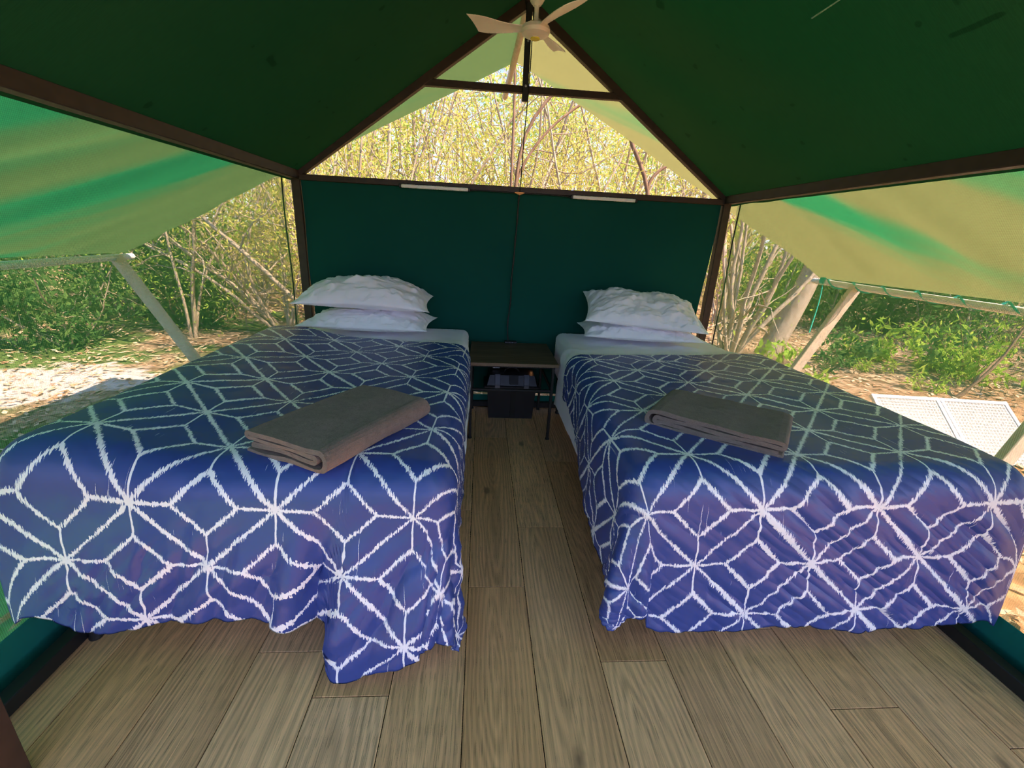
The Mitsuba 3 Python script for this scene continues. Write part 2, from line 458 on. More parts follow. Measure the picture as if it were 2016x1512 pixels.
obj('top_rail', bar((-XW, D, HE + 0.012), (XW, D, HE + 0.012), 0.05, 0.034), 'frame_paint', fr)
xt = XW * (HR - HT) / (HR - HE)
obj('collar_beam', bar((-xt + 0.01, D, HT + 0.020), (xt - 0.01, D, HT + 0.020), 0.036, 0.036), 'frame_paint', fr)
obj('king_post', bar((0.003, D - 0.034, 1.945), (0.003, D - 0.034, HR + 0.0), 0.034, 0.030, up=(0, 1, 0)), 'black_paint', fr)
obj('base_rail', bar((-XW, D, 0.020), (XW, D, 0.020), 0.044, 0.040), 'black_paint', fr)
obj('ridge_pole', bar((0, YF - 0.1, HR + 0.005), (0, D + 0.03, HR + 0.005), 0.04, 0.04), 'frame_paint', fr)
for zb in (2.02, 2.24):
    c = lathe([(0, 0), (0.007, 0.0), (0.006, 0.004), (0, 0.005)], 10)
    c.apply_transform(rotm((1, 0, 0), 90)); c.apply_translation((0.004, D - 0.049, zb))
    obj('bolt', c, 'steel', 'tent_frame__king_post', smooth=30)

# ------------------------------------------------------------------ fly sheet over the tent, its poles, struts and rope
fly = thing('fly_sheet', 'translucent green fly sheet stretched over the tent and out beyond both sides', 'tarpaulin')
YB, YFF = 4.0, -0.40


def fly_z(x):
    ax = np.abs(x)
    return 2.475 - 0.585 * ax + 0.0245 * ax ** 2 if np.isscalar(x) else np.where(ax < 9, 2.475 - 0.5925 * ax + 0.0285 * ax ** 2, 0)


for s, xe, ze in ((-1, 3.20, 0.905), (1, 2.93, 0.965)):
    n, m_ = 90, 110
    gx, gy = np.meshgrid(np.linspace(0, 1, n), np.linspace(0, 1, m_), indexing='ij')
    ax = gx * xe
    c = (0.05 if s < 0 else 0.012)
    zz = 2.475 + (ze - 2.475) * gx - 4 * c * gx * (1 - gx)
    back = YB - 0.32 * np.sin(gx * np.pi) ** 1.0 * (0.55 if s < 0 else 0.25)
    yy = YFF + gy * (back - YFF)
    # pull folds that run from the ridge to the pole, stronger towards the pole
    ph = yy * 5.5 + (1.6 if s < 0 else -1.2) * ax + 2.5 * nnoise(np.stack([ax * 0.8, yy * 0.9, ax * 0], -1), 3)
    fold = nfbm(np.stack([ph, ax * 0.35, 0 * ax], -1), 3, 11 + s) - 0.5
    zz = zz + 0.085 * fold * sst(0.25, 0.75, gx) * sst(1.0, 0.93, gx) - 0.03 * np.sin(gx * np.pi) * np.sin(gy * np.pi)
    zz = zz + 0.03 * sst(0.1, 0.0, gx) * 0
    P = np.stack([s * ax, yy, zz], -1)
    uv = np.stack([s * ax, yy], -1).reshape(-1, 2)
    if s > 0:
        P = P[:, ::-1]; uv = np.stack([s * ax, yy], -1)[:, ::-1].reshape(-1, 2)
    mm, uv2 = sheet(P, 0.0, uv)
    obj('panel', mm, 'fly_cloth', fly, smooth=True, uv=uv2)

k = thing('ridge_timber', 'pale timber ridge pole of the fly sheet seen above the gable', 'pole')
obj('shaft', tube(spline([(0.0, 2.9, 2.452), (-0.01, 3.5, 2.447), (-0.03, 4.1, 2.435), (-0.05, 4.75, 2.43)], 14), np.linspace(0.021, 0.026, 14), 10), 'timber', k, smooth=50)
for i, (s, xe, ze) in enumerate(((-1, 3.20, 0.866), (1, 2.935, 0.928))):
    key = thing('edge_pipe', 'white plastic pipe along the edge of the fly outside the left mesh wall' if s < 0 else 'white plastic pipe laced with turquoise rope outside the right mesh wall', 'pipe')
    pts = spline([(s * xe, YB + 0.07, ze + 0.004), (s * (xe - 0.01), 3.0, ze - 0.006), (s * xe, 1.6, ze - 0.012), (s * (xe + 0.01), 0.2, ze - 0.0), (s * xe, -0.8, ze)], 40)
    obj('pipe', tube(pts, 0.026, 12), 'pvc_pipe', key, smooth=50)
ang = np.linspace(0, 2 * np.pi * 13, 13 * 16)
yy = np.linspace(YB - 0.03, 0.2, len(ang))
xc = 2.935 + 0.0 * yy
rp = np.stack([xc + 0.031 * np.cos(ang), yy, 0.926 + 0.033 * np.sin(ang)], 1)
lab(obj('lacing_rope', cat_([tube(rp, 0.0065, 6), tube(spline([(2.935, 3.95, 0.91), (2.93, 3.93, 0.75), (2.90, 3.90, 0.60), (2.86, 3.86, 0.47)], 12), 0.0055, 6), tube(np.stack([2.935 + 0.032 * np.cos(np.linspace(0, 25, 60)), np.linspace(3.96, 3.90, 60), 0.945 + 0.034 * np.sin(np.linspace(0, 25, 60))], 1), 0.007, 6)]), 'teal_rope', smooth=True), 'turquoise rope wound round the white pipe with a loose end hanging', 'rope')


def strut(name, label, top, bot, w=0.085, h=0.045):
    key = thing(name, label, 'strut')
    obj('plank', bar(top, bot, w, h, 0.004, up=(0, 1, 0)), 'timber', key)
    c = tube([np.array(top) + [0, -0.032, -0.03], np.array(top) + [0, 0.032, -0.03]], 0.006, 8)
    obj('bolt', c, 'steel', key)


strut('timber_strut', 'weathered timber strut holding up the fly outside the left mesh wall', (-3.19, 3.88, 0.875), (-2.46, 3.88, -0.44))
strut('timber_strut', 'pale timber strut reaching up to the rope-laced pipe outside the right wall', (2.93, 3.56, 0.925), (2.30, 3.56, -0.40))
strut('timber_strut', 'near timber strut standing in front of the solar panel at the right edge', (2.93, 1.95, 0.925), (2.42, 1.95, -0.44))


# ------------------------------------------------------------------ beds
def drape(s, A, B, Xi, Xo, yf, ri, ro, rf, ztop, flare_f=0.03, flare_i=0.02, flare_c=0.10):
    """flat cloth coordinates: A distance from the room's middle plane, B distance along the room (both arrays) -> points on a bed"""
    u = np.maximum(Xi + ri - A, 0.0)
    w = np.maximum(yf + rf - B, 0.0)
    uo = np.maximum(A - (Xo - ro), 0.0)
    Rr = np.hypot(u, w)
    th = np.arctan2(w, u)                       # 0 = over the inner side, pi/2 = over the foot
    r = ri * np.cos(th) ** 2 + rf * np.sin(th) ** 2
    ph = np.minimum(Rr / r, np.pi / 2)
    over = np.maximum(Rr - r * np.pi / 2, 0.0)
    fl = flare_i * np.cos(th) ** 2 + flare_f * np.sin(th) ** 2 + flare_c * np.sin(2 * th) ** 2
    e = r * np.sin(ph) + fl * over / 0.45
    drop = r * (1 - np.cos(ph)) + over * np.sqrt(np.maximum(1 - (fl / 0.45) ** 2, 0.2))
    x = np.where(u > 0, Xi + ri, np.where(uo > 0, Xo - ro, A)) - np.where(Rr > 0, e * np.cos(th), 0) * (u > 0)
    y = np.where(w > 0, yf + rf, B) - e * np.sin(th) * (w > 0)
    pho = np.minimum(uo / ro, np.pi / 2)
    x = x + (uo > 0) * ro * np.sin(pho)
    drop = drop + ro * (1 - np.cos(pho)) + np.maximum(uo - ro * np.pi / 2, 0)
    return np.stack([s * x, y, ztop - drop], -1), over, th, drop


def wrinkle(P, amp):
    n, m = P.shape[:2]
    t = trimesh.Trimesh(P.reshape(-1, 3), grid_faces(n, m), process=False)
    nn = np.array(t.vertex_normals).reshape(n, m, 3)
    return P + nn * amp[..., None]


beds = {}
for side, s in (('left', -1), ('right', 1)):
    key = thing('bed', f'black-legged single bed on the {side} side' + (', under the duvet with the hanging flap' if s < 0 else ', under the duvet with the rounded corner'), 'bed')
    Xi_m, Xo_m = 0.300, 1.350
    for yy in (1.06 if s < 0 else 1.17, 1.955, 2.88):
        for xx in (Xi_m + 0.045, Xo_m - 0.02):
            prof = [(0, 0), (0.017, 0.0), (0.018, 0.006), (0.014, 0.02), (0.017, 0.12), (0.021, 0.22), (0, 0.22)]
            c = lathe(prof, 14); c.apply_translation((s * xx, yy, 0))
            obj('leg', c, 'black_paint', key, smooth=40)
    for xx in (Xi_m + 0.045, Xo_m - 0.02):
        obj('side_rail', bar((s * xx, 1.04, 0.235), (s * xx, 2.95, 0.235), 0.03, 0.05), 'black_paint', key)
    for yy in np.linspace(1.06, 2.93, 12):
        obj('slat', box((s * (Xi_m + Xo_m) / 2, yy, 0.266), (Xo_m - Xi_m - 0.05, 0.065, 0.012), 0.002), 'table_edge', key)
    # mattress
    import manifold3d as m3d
    sp = [m3d.Manifold.sphere(0.045, 20).translate((s * x, y, z)) for x in (Xi_m + 0.045, Xo_m - 0.045) for y in (1.06, 2.935) for z in (0.318, 0.527 if True else 0)]
    hull = m3d.Manifold.batch_hull(sp)
    mo = hull.to_mesh()
    mat = trimesh.Trimesh(np.array(mo.vert_properties[:, :3]), np.array(mo.tri_verts))
    lab(obj('mattress', mat, 'white_linen', smooth=35), f'white sheeted mattress of the {side} bed', 'mattress')

ZT = 0.588
# white top sheets
for side, s in (('left', -1), ('right', 1)):
    n, m_ = 130, 90
    ga, gb = np.meshgrid(np.linspace(0, 1, n), np.linspace(0, 1, m_), indexing='ij')
    Xi, Xo = (0.290 if s < 0 else 0.280), 1.355
    A = 1.43 + ga * ((-0.06 if s > 0 else 0.07) - 1.43)
    head = (2.70 - 0.05 * sst(0.7, 0.25, A)) if s < 0 else (2.66 - 0.12 * sst(0.75, 0.25, A) + 0.03 * sst(0.9, 1.3, A))
    B = head + gb * (1.60 - head)
    P, over, th, drop = drape(s, A, B, Xi, Xo, 0.98, 0.05, 0.06, 0.08, ZT - 0.012, 0.03, 0.045)
    P[..., 2] += -0.016 * sst(0.06, 0.0, gb) + 0.006 * np.sin(gb * np.pi)
    # folds across the bed
    f = (1 - np.abs(2 * nnoise(np.stack([A * 2.6 + B * 3, B * 17 - A * 5 * s, 0 * A], -1), 31) - 1)) ** 3 + 0.7 * (1 - np.abs(2 * nnoise(np.stack([A * 4 + B * 5, B * 13 + A * 9, 0 * A], -1), 37) - 1)) ** 4
    f2 = nfbm(np.stack([A * 4, B * 9, drop * 9], -1), 3, 33) - 0.5
    P = wrinkle(P, 0.011 * f * sst(0.2, 0.0, over) + 0.016 * f2 * (0.35 + sst(0.0, 0.25, over) * 0.5))
    mm, _ = sheet(P, 0.003)
    lab(obj('top_sheet', mm, 'white_linen', smooth=True), f'white top sheet folded back over the {side} bed below its pillows', 'sheet')

# duvets
def duvet(s):
    n, m_ = 230, 300
    ga, gb = np.meshgrid(np.linspace(0, 1, n), np.linspace(0, 1, m_), indexing='ij')
    Xo = 1.398
    Xi = 0.280 if s < 0 else 0.205 + 0.048 * sst(1.25, 2.1, 2.35 - gb * 1.9)
    yf = 0.975 if s < 0 else 0.985
    ri, ro, rf = 0.075, 0.085, 0.085
    hang_i = 0.30 if s < 0 else 0.225 - 0.065 * sst(1.6, 2.2, 2.35 - gb * 1.9)
    A0 = Xo + 0.12
    # lower inner hang towards the foot on the right bed
    tail = sst(1.9, 1.15, 2.35 - gb * 1.9)
    A1 = Xi + ri * (1 - np.pi / 2) - (hang_i + (0.12 if s < 0 else 0.10) * tail)
    A = A0 + ga * (A1 - A0)
    B_guess = 2.42 + gb * (0.50 - 2.42)
    if s < 0:
        head = 2.40 + 0.06 * sst(0.25, 0.9, A)
        zh = 0.150 + 0.06 * sst(1.2, 1.40, A) + 0.30 * sst(1.41, 1.50, A) + 0.02 * np.sin(A * 9)
        dep = np.clip((yf + rf - B_guess) / 0.6, 0, 1)
        edge = 0.530 + 0.080 * dep
        flap = sst(edge + 0.016, edge - 0.012, A)
        zh = zh * (1 - flap) + (0.020 + 0.10 * sst(0.58, 0.25, A)) * flap
        zh = zh + 0.05 * sst(0.25, 0.1, A)
    else:
        head = 2.25 + 0.06 * sst(0.3, 0.9, A)
        zh = 0.100 + 0.015 * sst(0.42, 0.22, A) + 0.012 * np.sin(A * 11) + 0.05 * sst(1.28, 1.45, A) + 0.30 * sst(1.41, 1.50, A)
        flap = 0 * A
    wmax = (ZT - zh) + rf * (np.pi / 2 - 1)
    B1 = yf + rf - wmax
    # pull the corner in so that its tip clears the floor
    B = head + gb * (B1 - head)
    u = np.maximum(Xi + ri - A, 0); w = np.maximum(yf + rf - B, 0)
    Rr = np.hypot(u, w); lim = (0.64 if s < 0 else 0.54)
    soft = np.where(Rr > 0.6 * lim, 0.6 * lim + 0.4 * lim * np.tanh((Rr - 0.6 * lim) / (0.4 * lim)), Rr)
    sc = np.where((u > 0) & (w > 0), soft / np.maximum(Rr, 1e-6), 1.0)
    Bm = np.where(sc < 1, yf + rf - w * sc, B); Am = np.where(sc < 1, Xi + ri - u * sc, A)
    P, over, th, drop = drape(s, Am, Bm, Xi, Xo, yf, ri, ro, rf, ZT + 0.012, 0.035, -0.01 if s < 0 else 0.015, 0.04 if s < 0 else 0.06)
    top = sst(0.10, 0.0, drop)
    P[..., 2] += top * (0.016 * (nfbm(np.stack([A * 3, B * 3, 0 * A], -1), 3, 5 + s) - 0.4) + 0.060 * np.exp(-((A - 1.27) / 0.25) ** 2) * (1.0 if s < 0 else 0.35))
    P[..., 2] -= 0.012 * sst(0.03, 0.0, gb)
    foot = sst(0.0, 0.25, over) * np.sin(th) ** 2
    if s < 0:
        P[..., 1] -= 0.050 * flap * sst(0.06, 0.40, over) * np.sin(th) ** 2
        P[..., 1] += 0.045 * np.exp(-((A - edge - 0.05) / 0.03) ** 2) * foot - 0.022 * np.exp(-((A - edge - 0.11) / 0.025) ** 2) * foot
        P[..., 0] += s * (-0.0) * flap
        f = nfbm(np.stack([A * 15 + B * 5, B * 2.2 - A * 1, 0 * A], -1), 3, 41) - 0.5
        amp = foot * 0.060 * f
        f3 = nfbm(np.stack([A * 22 + B * 22, (A - B) * 4, 0 * A], -1), 3, 47) - 0.5
        amp = amp + 0.020 * f3 * sst(0.0, 0.2, over)
    else:
        d1 = (A * 0.75 + B * 1.0)
        d2 = (A * 1.0 - B * 0.75)
        f = nfbm(np.stack([d1 * 22, d2 * 2.6, 0 * A], -1), 3, 43) - 0.5
        amp = (0.042 * f) * sst(0.0, 0.12, over + 0.06 * sst(0.12, 0.0, B - yf)) * (0.35 + 0.65 * sst(0.35, 0.75, A))
        f = nfbm(np.stack([A * 11, B * 3, 0 * A], -1), 3, 44) - 0.5
        amp = amp + foot * 0.035 * f
    f2 = nfbm(np.stack([A * 11, B * 11, 0 * A], -1), 4, 51) - 0.5
    crease = np.abs(nfbm(np.stack([A * 5 + B * 3, B * 5 - A * 3, 0 * A], -1), 3, 53) - 0.5)
    amp = amp + 0.006 * f2 + 0.010 * (0.12 - np.minimum(crease, 0.12)) * 4 * 0.25
    # fold ripple where the cloth turns round the inner foot corner
    cor = np.sin(2 * th) ** 2 * sst(0.03, 0.35, over)
    amp = amp + cor * 0.020 * np.sin(th * 9 + 1.0)
    amp = amp * sst(1.39, 1.29, A)
    P = wrinkle(P, amp)
    P[..., 2] = np.maximum(P[..., 2], 0.012 + 0.004 * nnoise(P * 30))
    # pattern phase: a star at the measured spot, turned a little
    if s < 0:
        px, py, rot = -A + 0.86, B - 1.435, 0.055
    else:
        px, py, rot = A - 0.705, B - 1.785, -0.03
    c_, s_ = math.cos(rot), math.sin(rot)
    uv = np.stack([px * c_ - py * s_, px * s_ + py * c_], -1)
    if s > 0:
        P, uv = P[:, ::-1], uv[:, ::-1]
    mm, uv2 = sheet(P, 0.010, uv.reshape(-1, 2))
    return obj('duvet', mm, 'duvet_print', smooth=True, uv=uv2)


lab(duvet(-1), 'navy star-lattice duvet on the left bed, one corner flap hanging to the floor', 'duvet')
lab(duvet(1), 'navy star-lattice duvet on the right bed, its aisle corner rounded and creased', 'duvet')


# pillows
def pillow(label, c, w, d, h, yaw=0, pitch=0, roll=0, seed=0, flat=0.55, sag=0.0):
    n = 84
    g = np.linspace(-1, 1, n)
    g = np.sign(g) * (1 - (1 - np.abs(g)) ** 1.35)
    U, V = np.meshgrid(g, g, indexing='ij')
    x = w / 2 * U * (1 - 0.075 * (1 - V ** 2) * U ** 2)
    y = d / 2 * V * (1 - 0.085 * (1 - U ** 2) * V ** 2)
    prof = np.clip((1 - np.abs(U) ** 2.4) * (1 - np.abs(V) ** 2.4), 0, 1) ** 0.62
    lump = 1 + 0.30 * (nfbm(np.stack([U * 2.2, V * 2.2, 0 * U + seed], -1), 3, seed) - 0.5) * 2
    rim = 1 - prof
    ang_ = np.arctan2(V, U)
    ruck = (nfbm(np.stack([U * 9 + seed, V * 9, 0 * U], -1), 3, seed + 3) - 0.5) * 0.034 * sst(0.05, 0.35, prof)
    puck = 0.003 * np.sin(U * 38 + 5 * nnoise(np.stack([U * 3, V * 3, 0 * U], -1), seed + 8)) * sst(0.9, 0.35, prof) * sst(0.0, 0.25, prof) * (np.abs(V) > np.abs(U) * 0.4)
    top = h * prof * lump * (1 - flat * 0.5) + ruck + puck
    bot = -h * prof * flat * 0.62 * (1 + 0.1 * (lump - 1))
    zsag = sag * (U ** 2)
    Pt = np.stack([x, y, top + zsag], -1)
    Pb = np.stack([x, y, bot + zsag], -1)
    vt = trimesh.Trimesh(Pt.reshape(-1, 3), grid_faces(n, n), process=False)
    vb = trimesh.Trimesh(Pb.reshape(-1, 3), grid_faces(n, n)[:, ::-1], process=False)
    m = cat_([vt, vb])
    m.merge_vertices()
    M = rotm((0, 0, 1), yaw) @ rotm((1, 0, 0), pitch) @ rotm((0, 1, 0), roll)
    m.apply_transform(M); m.apply_translation(c)
    return lab(obj('pillow', m, 'white_linen', smooth=True), label, 'pillow')


pillow('lower white pillow of the left bed, lying flat under another', (-0.900, 2.765, 0.640), 0.76, 0.47, 0.120, yaw=-2, seed=1)
pillow('upper white pillow of the left bed with a pointed corner', (-0.905, 2.730, 0.800), 0.76, 0.47, 0.165, yaw=3, pitch=4, roll=2, seed=2, sag=-0.02)
pillow('lower white pillow of the right bed, mostly under another', (0.795, 2.760, 0.635), 0.74, 0.46, 0.110, yaw=-6, seed=3)
pillow('upper wrinkled white pillow of the right bed, tipped towards the aisle', (0.800, 2.730, 0.775), 0.74, 0.46, 0.145, yaw=-9, pitch=16, roll=3, seed=4)


# towels: a folded strip whose layers show at the ends
def towel(label, c, length, width, yaw, layers, tilt=0.0, seed=0, flip=False):
    """cross-section in (x, z): a strip folded back and forth, then extruded along y"""
    from shapely.geometry import LineString
    th = 0.0132
    step = 0.0155
    h = width / 2
    pts = []
    rb, rs = 0.0175 + 0.0045 * layers / 2, 0.0078
    def arc(cx, cz, r, a0, a1, k=11):
        return [(cx + r * math.cos(q), cz + r * math.sin(q)) for q in np.linspace(a0, a1, k)]
    def run(xa, xb, z, k=26, ph=0.0):
        return [(x, z + 0.0016 * math.sin(x * 34 + ph)) for x in np.linspace(xa, xb, k)]
    z0 = 0.0072
    zt_ = z0 + 2 * rb
    pts += run(-h + 0.004, h - rb, z0, ph=1.0)[:-1] + arc(h - rb, z0 + rb, rb, -np.pi / 2, np.pi / 2)
    pts += run(h - rb, -h + rs, zt_, ph=2.0)[1:-1] + arc(-h + rs, zt_ - rs, rs, np.pi / 2, 3 * np.pi / 2)
    pts += run(-h + rs, h - rb - 0.012, zt_ - 2 * rs, ph=0.4)[1:-1] + arc(h - rb - 0.012, zt_ - 3 * rs, rs, np.pi / 2, -np.pi / 2)
    pts += run(h - rb - 0.012, -h + 0.018, zt_ - 4 * rs, ph=3.0)[1:]
    poly = LineString(pts).buffer(th / 2, cap_style=1, quad_segs=3).buffer(0)
    if flip:
        poly = __import__('shapely').affinity.scale(poly, -1, 1, origin=(0, 0))
    if poly.geom_type != 'Polygon':
        poly = max(poly.geoms, key=lambda g: g.area)
    m = trimesh.creation.extrude_polygon(poly, length, engine='earcut')
    m.apply_translation((0, 0, -length / 2))
    m.apply_transform(rotm((1, 0, 0), 90))
    m = m.subdivide_to_size(0.022)
    v = np.array(m.vertices)
    v[:, 2] += 0.006 * (nfbm(v * 7 + seed, 2, seed) - 0.5) * 2 - 0.03 * 0
    endw = np.abs(v[:, 1]) / (length / 2)
    v[:, 1] += np.sign(v[:, 1]) * 0.012 * (nnoise(np.stack([v[:, 0] * 9, v[:, 2] * 60, v[:, 1] * 0], -1), seed) - 0.5) * (endw > 0.97)
    m.vertices = v
    m.apply_transform(rotm((1, 0, 0), tilt)); m.apply_transform(rotm((0, 0, 1), yaw)); m.apply_translation(c)
    return lab(obj('towel', m, 'towel_pile', smooth=50), label, 'towel')


towel('folded dark grey-brown bath towel on the left duvet, rolled fold towards the aisle', (-0.604, 1.212, 0.606), 0.435, 0.27, -27, 4, seed=1)
towel('folded dark grey-brown bath towel on the right duvet, open folds towards the foot', (0.590, 1.312, 0.604), 0.29, 0.40, -38, 2, seed=2, flip=True)

# ------------------------------------------------------------------ bedside table and what stands on and under it
tb = thing('bedside_table', 'low side table with dark wood top and thin black legs between the beds', 'table')
TX0, TX1, TY0, TY1, TZ = -0.281, 0.243, 2.430, 2.965, 0.488
obj('tabletop', box(((TX0 + TX1) / 2, (TY0 + TY1) / 2 + 0.002, TZ - 0.009), (TX1 - TX0, TY1 - TY0 - 0.004, 0.018), 0.002), 'table_wood', tb)
lab(obj('front_edge', box(((TX0 + TX1) / 2, TY0 + 0.002, TZ - 0.0095), (TX1 - TX0, 0.005, 0.0185), 0.0012), 'table_edge', tb), 'lighter bare wood edge strip')
for x in (TX0 + 0.012, TX1 - 0.028):
    for y in (TY0 + 0.022, TY1 - 0.02):
        lk = obj('leg', bar((x + (0 if x < 0 else -0.004), y, 0.008), (x, y, TZ - 0.018), 0.017, 0.017, 0.002), 'black_paint', tb)
        c = lathe([(0, 0), (0.013, 0), (0.013, 0.006), (0.009, 0.010), (0, 0.010)], 12); c.apply_translation((x + (0 if x < 0 else -0.004), y, 0))
        obj('foot_pad', c, 'black_plastic', lk, smooth=40)
obj('cross_bar', bar((TX0 + 0.012, TY0 + 0.022, 0.318), (TX1 - 0.028, TY0 + 0.022, 0.318), 0.014, 0.014, 0.002), 'black_paint', tb)
for x in (TX0 + 0.012, TX1 - 0.028):
    obj('side_bar', bar((x, TY0 + 0.022, 0.318), (x, TY1 - 0.02, 0.318), 0.014, 0.014, 0.002), 'black_paint', tb)
obj('apron', bar((TX0 + 0.012, TY0 + 0.03, TZ - 0.025), (TX1 - 0.028, TY0 + 0.03, TZ - 0.025), 0.012, 0.014, 0.002), 'black_paint', tb)

bb = thing('battery_box', 'black plastic battery box with buckled lid on the floor under the table', 'battery box')
hull = trimesh.convex.convex_hull(np.array([(x * a, y, z) for z, a, y0, y1 in ((0.0, 0.150, 2.772, 2.945), (0.205, 0.163, 2.762, 2.955)) for x in (-1, 1) for y in (y0, y1)]))
hull.apply_translation((-0.002, 0, 0)); obj('body', hull, 'black_plastic', bb)
obj('lid_rim', box((-0.002, 2.858, 0.222), (0.375, 0.215, 0.034), 0.006), 'black_plastic', bb)
lid = trimesh.convex.convex_hull(np.array([(x * a, y, z) for z, a, y0, y1 in ((0.238, 0.168, 2.760, 2.955), (0.305, 0.150, 2.785, 2.950)) for x in (-1, 1) for y in (y0, y1)]))
obj('lid', lid, 'black_plastic', bb)
for x in (-0.098, 0.096):
    lab(obj('strap', cat_([bar((x, 2.755, 0.243), (x, 2.783, 0.313), 0.036, 0.006, 0.002, up=(0, 1, 0)), bar((x, 2.755, 0.245), (x, 2.750, 0.205), 0.036, 0.006, 0.002, up=(0, 1, 0))]), 'grey_plastic', bb), 'grey buckle strap')
obj('center_strap', cat_([bar((0.010, 2.768, 0.010), (0.010, 2.755, 0.200), 0.032, 0.005, 0.001, up=(0, 1, 0)), bar((0.010, 2.760, 0.250), (0.010, 2.782, 0.308), 0.060, 0.006, 0.001, up=(0, 1, 0))]), 'cord_black', bb)
obj('handle', tube(spline([(-0.05, 2.86, 0.305), (-0.04, 2.86, 0.325), (0.04, 2.86, 0.325), (0.05, 2.86, 0.305)], 16), 0.006, 8), 'cord_black', bb, smooth=True)
cc = thing('charge_controller', 'dark grey charge controller with a small amber light standing behind the battery box lid', 'controller')
obj('case', box((-0.012, 2.935, 0.362), (0.26, 0.035, 0.085), 0.005), 'grey_plastic', cc)
obj('label_plate', box((-0.105, 2.915, 0.318), (0.048, 0.004, 0.008), 0.001), 'white_plastic', cc)
scene['led_glow'] = {'type': 'diffuse', 'reflectance': rgb(0.8, 0.3, 0.1)}
led = trimesh.creation.icosphere(2, 0.0035); led.apply_translation((0.142, 2.91, 0.331))
k = obj('terminal', box((0.132, 2.928, 0.338), (0.03, 0.03, 0.034), 0.003), 'black_plastic', cc)
k = obj('indicator', led, 'led_glow', k); scene[k]['emitter'] = {'type': 'area', 'radiance': rgb(2.5, 1.1, 0.45)}

pst = thing('usb_charger', 'small black charging hub at the back of the bedside table', 'charger')
obj('case', box((-0.012, 2.945, 0.496), (0.085, 0.03, 0.016), 0.003), 'black_plastic', pst)
for x in (-0.02, 0.0):
    obj('socket', box((x, 2.928, 0.496), (0.008, 0.004, 0.007), 0.0005), 'grey_plastic', pst)
pts = spline([(-0.030, 2.955, 0.502), (-0.034, 2.985, 0.60), (-0.024, 2.985, 0.78), (-0.022, 2.982, 0.95), (-0.010, 2.982, 1.15), (-0.006, 2.982, 1.30), (0.0, 2.968, 1.432)], 50)
lab(obj('power_cord', cat_([tube(pts, 0.0042, 7), tube(pts + np.c_[0.005 * np.cos(np.linspace(0, 22, 50)), np.zeros(50), np.zeros(50)], 0.0026, 6)]), 'cord_black', smooth=True), 'black cord hanging down the green back wall to the bedside table', 'cord')

for x0, x1, w in ((-0.730, -0.320, 'left'), (0.338, 0.743, 'right')):
    zc = 1.4475 if x0 < 0 else 1.4415
    k = thing('strip_light', f'white strip light under the back top rail above the {w} bed', 'light')
    dt = 0.001 if x0 < 0 else 0.002
    obj('diffuser', bar((x0, 2.962, zc), (x1, 2.962, zc), 0.018, 0.020, 0.004), 'diffuser', k)
    obj('housing', bar((x0 - 0.004, 2.972, zc + 0.006), (x1 + 0.004, 2.972, zc + 0.006), 0.012, 0.018, 0.002), 'black_plastic', k)
    obj('end_cap', box((x0 - 0.006, 2.963, zc), (0.012, 0.022, 0.023), 0.003), 'black_plastic', k)
    obj('end_cap', box((x1 + 0.006, 2.963, zc), (0.012, 0.022, 0.023), 0.003), 'black_plastic', k)
lab(obj('light_cable', tube(spline([(-0.312, 2.968, 1.445), (-0.18, 2.970, 1.448), (0.0, 2.970, 1.446), (0.18, 2.970, 1.447), (0.330, 2.968, 1.440)], 24), 0.004, 6), 'cord_black', smooth=True), 'thin black cable joining the two strip lights along the rail', 'cable')
k = thing('cable_clip', 'amber cable clip at the middle of the back top rail', 'clip')
obj('body', trimesh.convex.convex_hull(np.array([(x, y, z) for y in (2.955, 2.972) for x, z in ((-0.032, 1.447), (0.032, 1.447), (0.024, 1.452), (-0.024, 1.452), (0.0, 1.434))])), 'amber_plastic', k)
lab(obj('fan_cable', tube(spline([(0.028, 2.960, 2.40), (0.026, 2.957, 2.2), (0.022, 2.955, 2.0), (0.010, 2.960, 1.75), (0.004, 2.966, 1.50), (0.002, 2.966, 1.455)], 40), 0.0030, 6), 'cord_black', smooth=True), 'thin black cable running down beside the king post to the amber clip', 'cable')

# ------------------------------------------------------------------ ceiling fan
fan = thing('ceiling_fan', 'small off-white ceiling fan with three blades hanging from the ridge', 'fan')
FX, FY, FZ = -0.024, 2.20, 1.997
h = lathe([(0, -0.018), (0.018, -0.018), (0.019, -0.014), (0.036, -0.012), (0.056, -0.004), (0.062, 0.008), (0.058, 0.022), (0.040, 0.032), (0.022, 0.036), (0, 0.036)], 40)
h.apply_translation((FX, FY, FZ)); obj('motor_hub', h, 'fan_white', fan, smooth=35)
c = lathe([(0, -0.022), (0.019, -0.021), (0.020, -0.017), (0, -0.0165)], 28); c.apply_translation((FX, FY, FZ)); lab(obj('center_cap', c, 'fan_yellow', fan, smooth=35), 'yellow cap')
rod = lathe([(0, 0), (0.0095, 0), (0.0095, 0.42), (0, 0.42)], 16); rod.apply_translation((FX, FY, FZ + 0.03)); obj('down_rod', rod, 'fan_white', fan, smooth=35)
cn = lathe([(0.010, 0.0), (0.014, 0.0), (0.024, 0.010), (0.034, 0.026), (0.038, 0.060), (0.038, 0.075), (0.0, 0.075)], 32); cn.apply_translation((FX, FY, FZ + 0.094)); obj('canopy', cn, 'fan_white', fan, smooth=35)
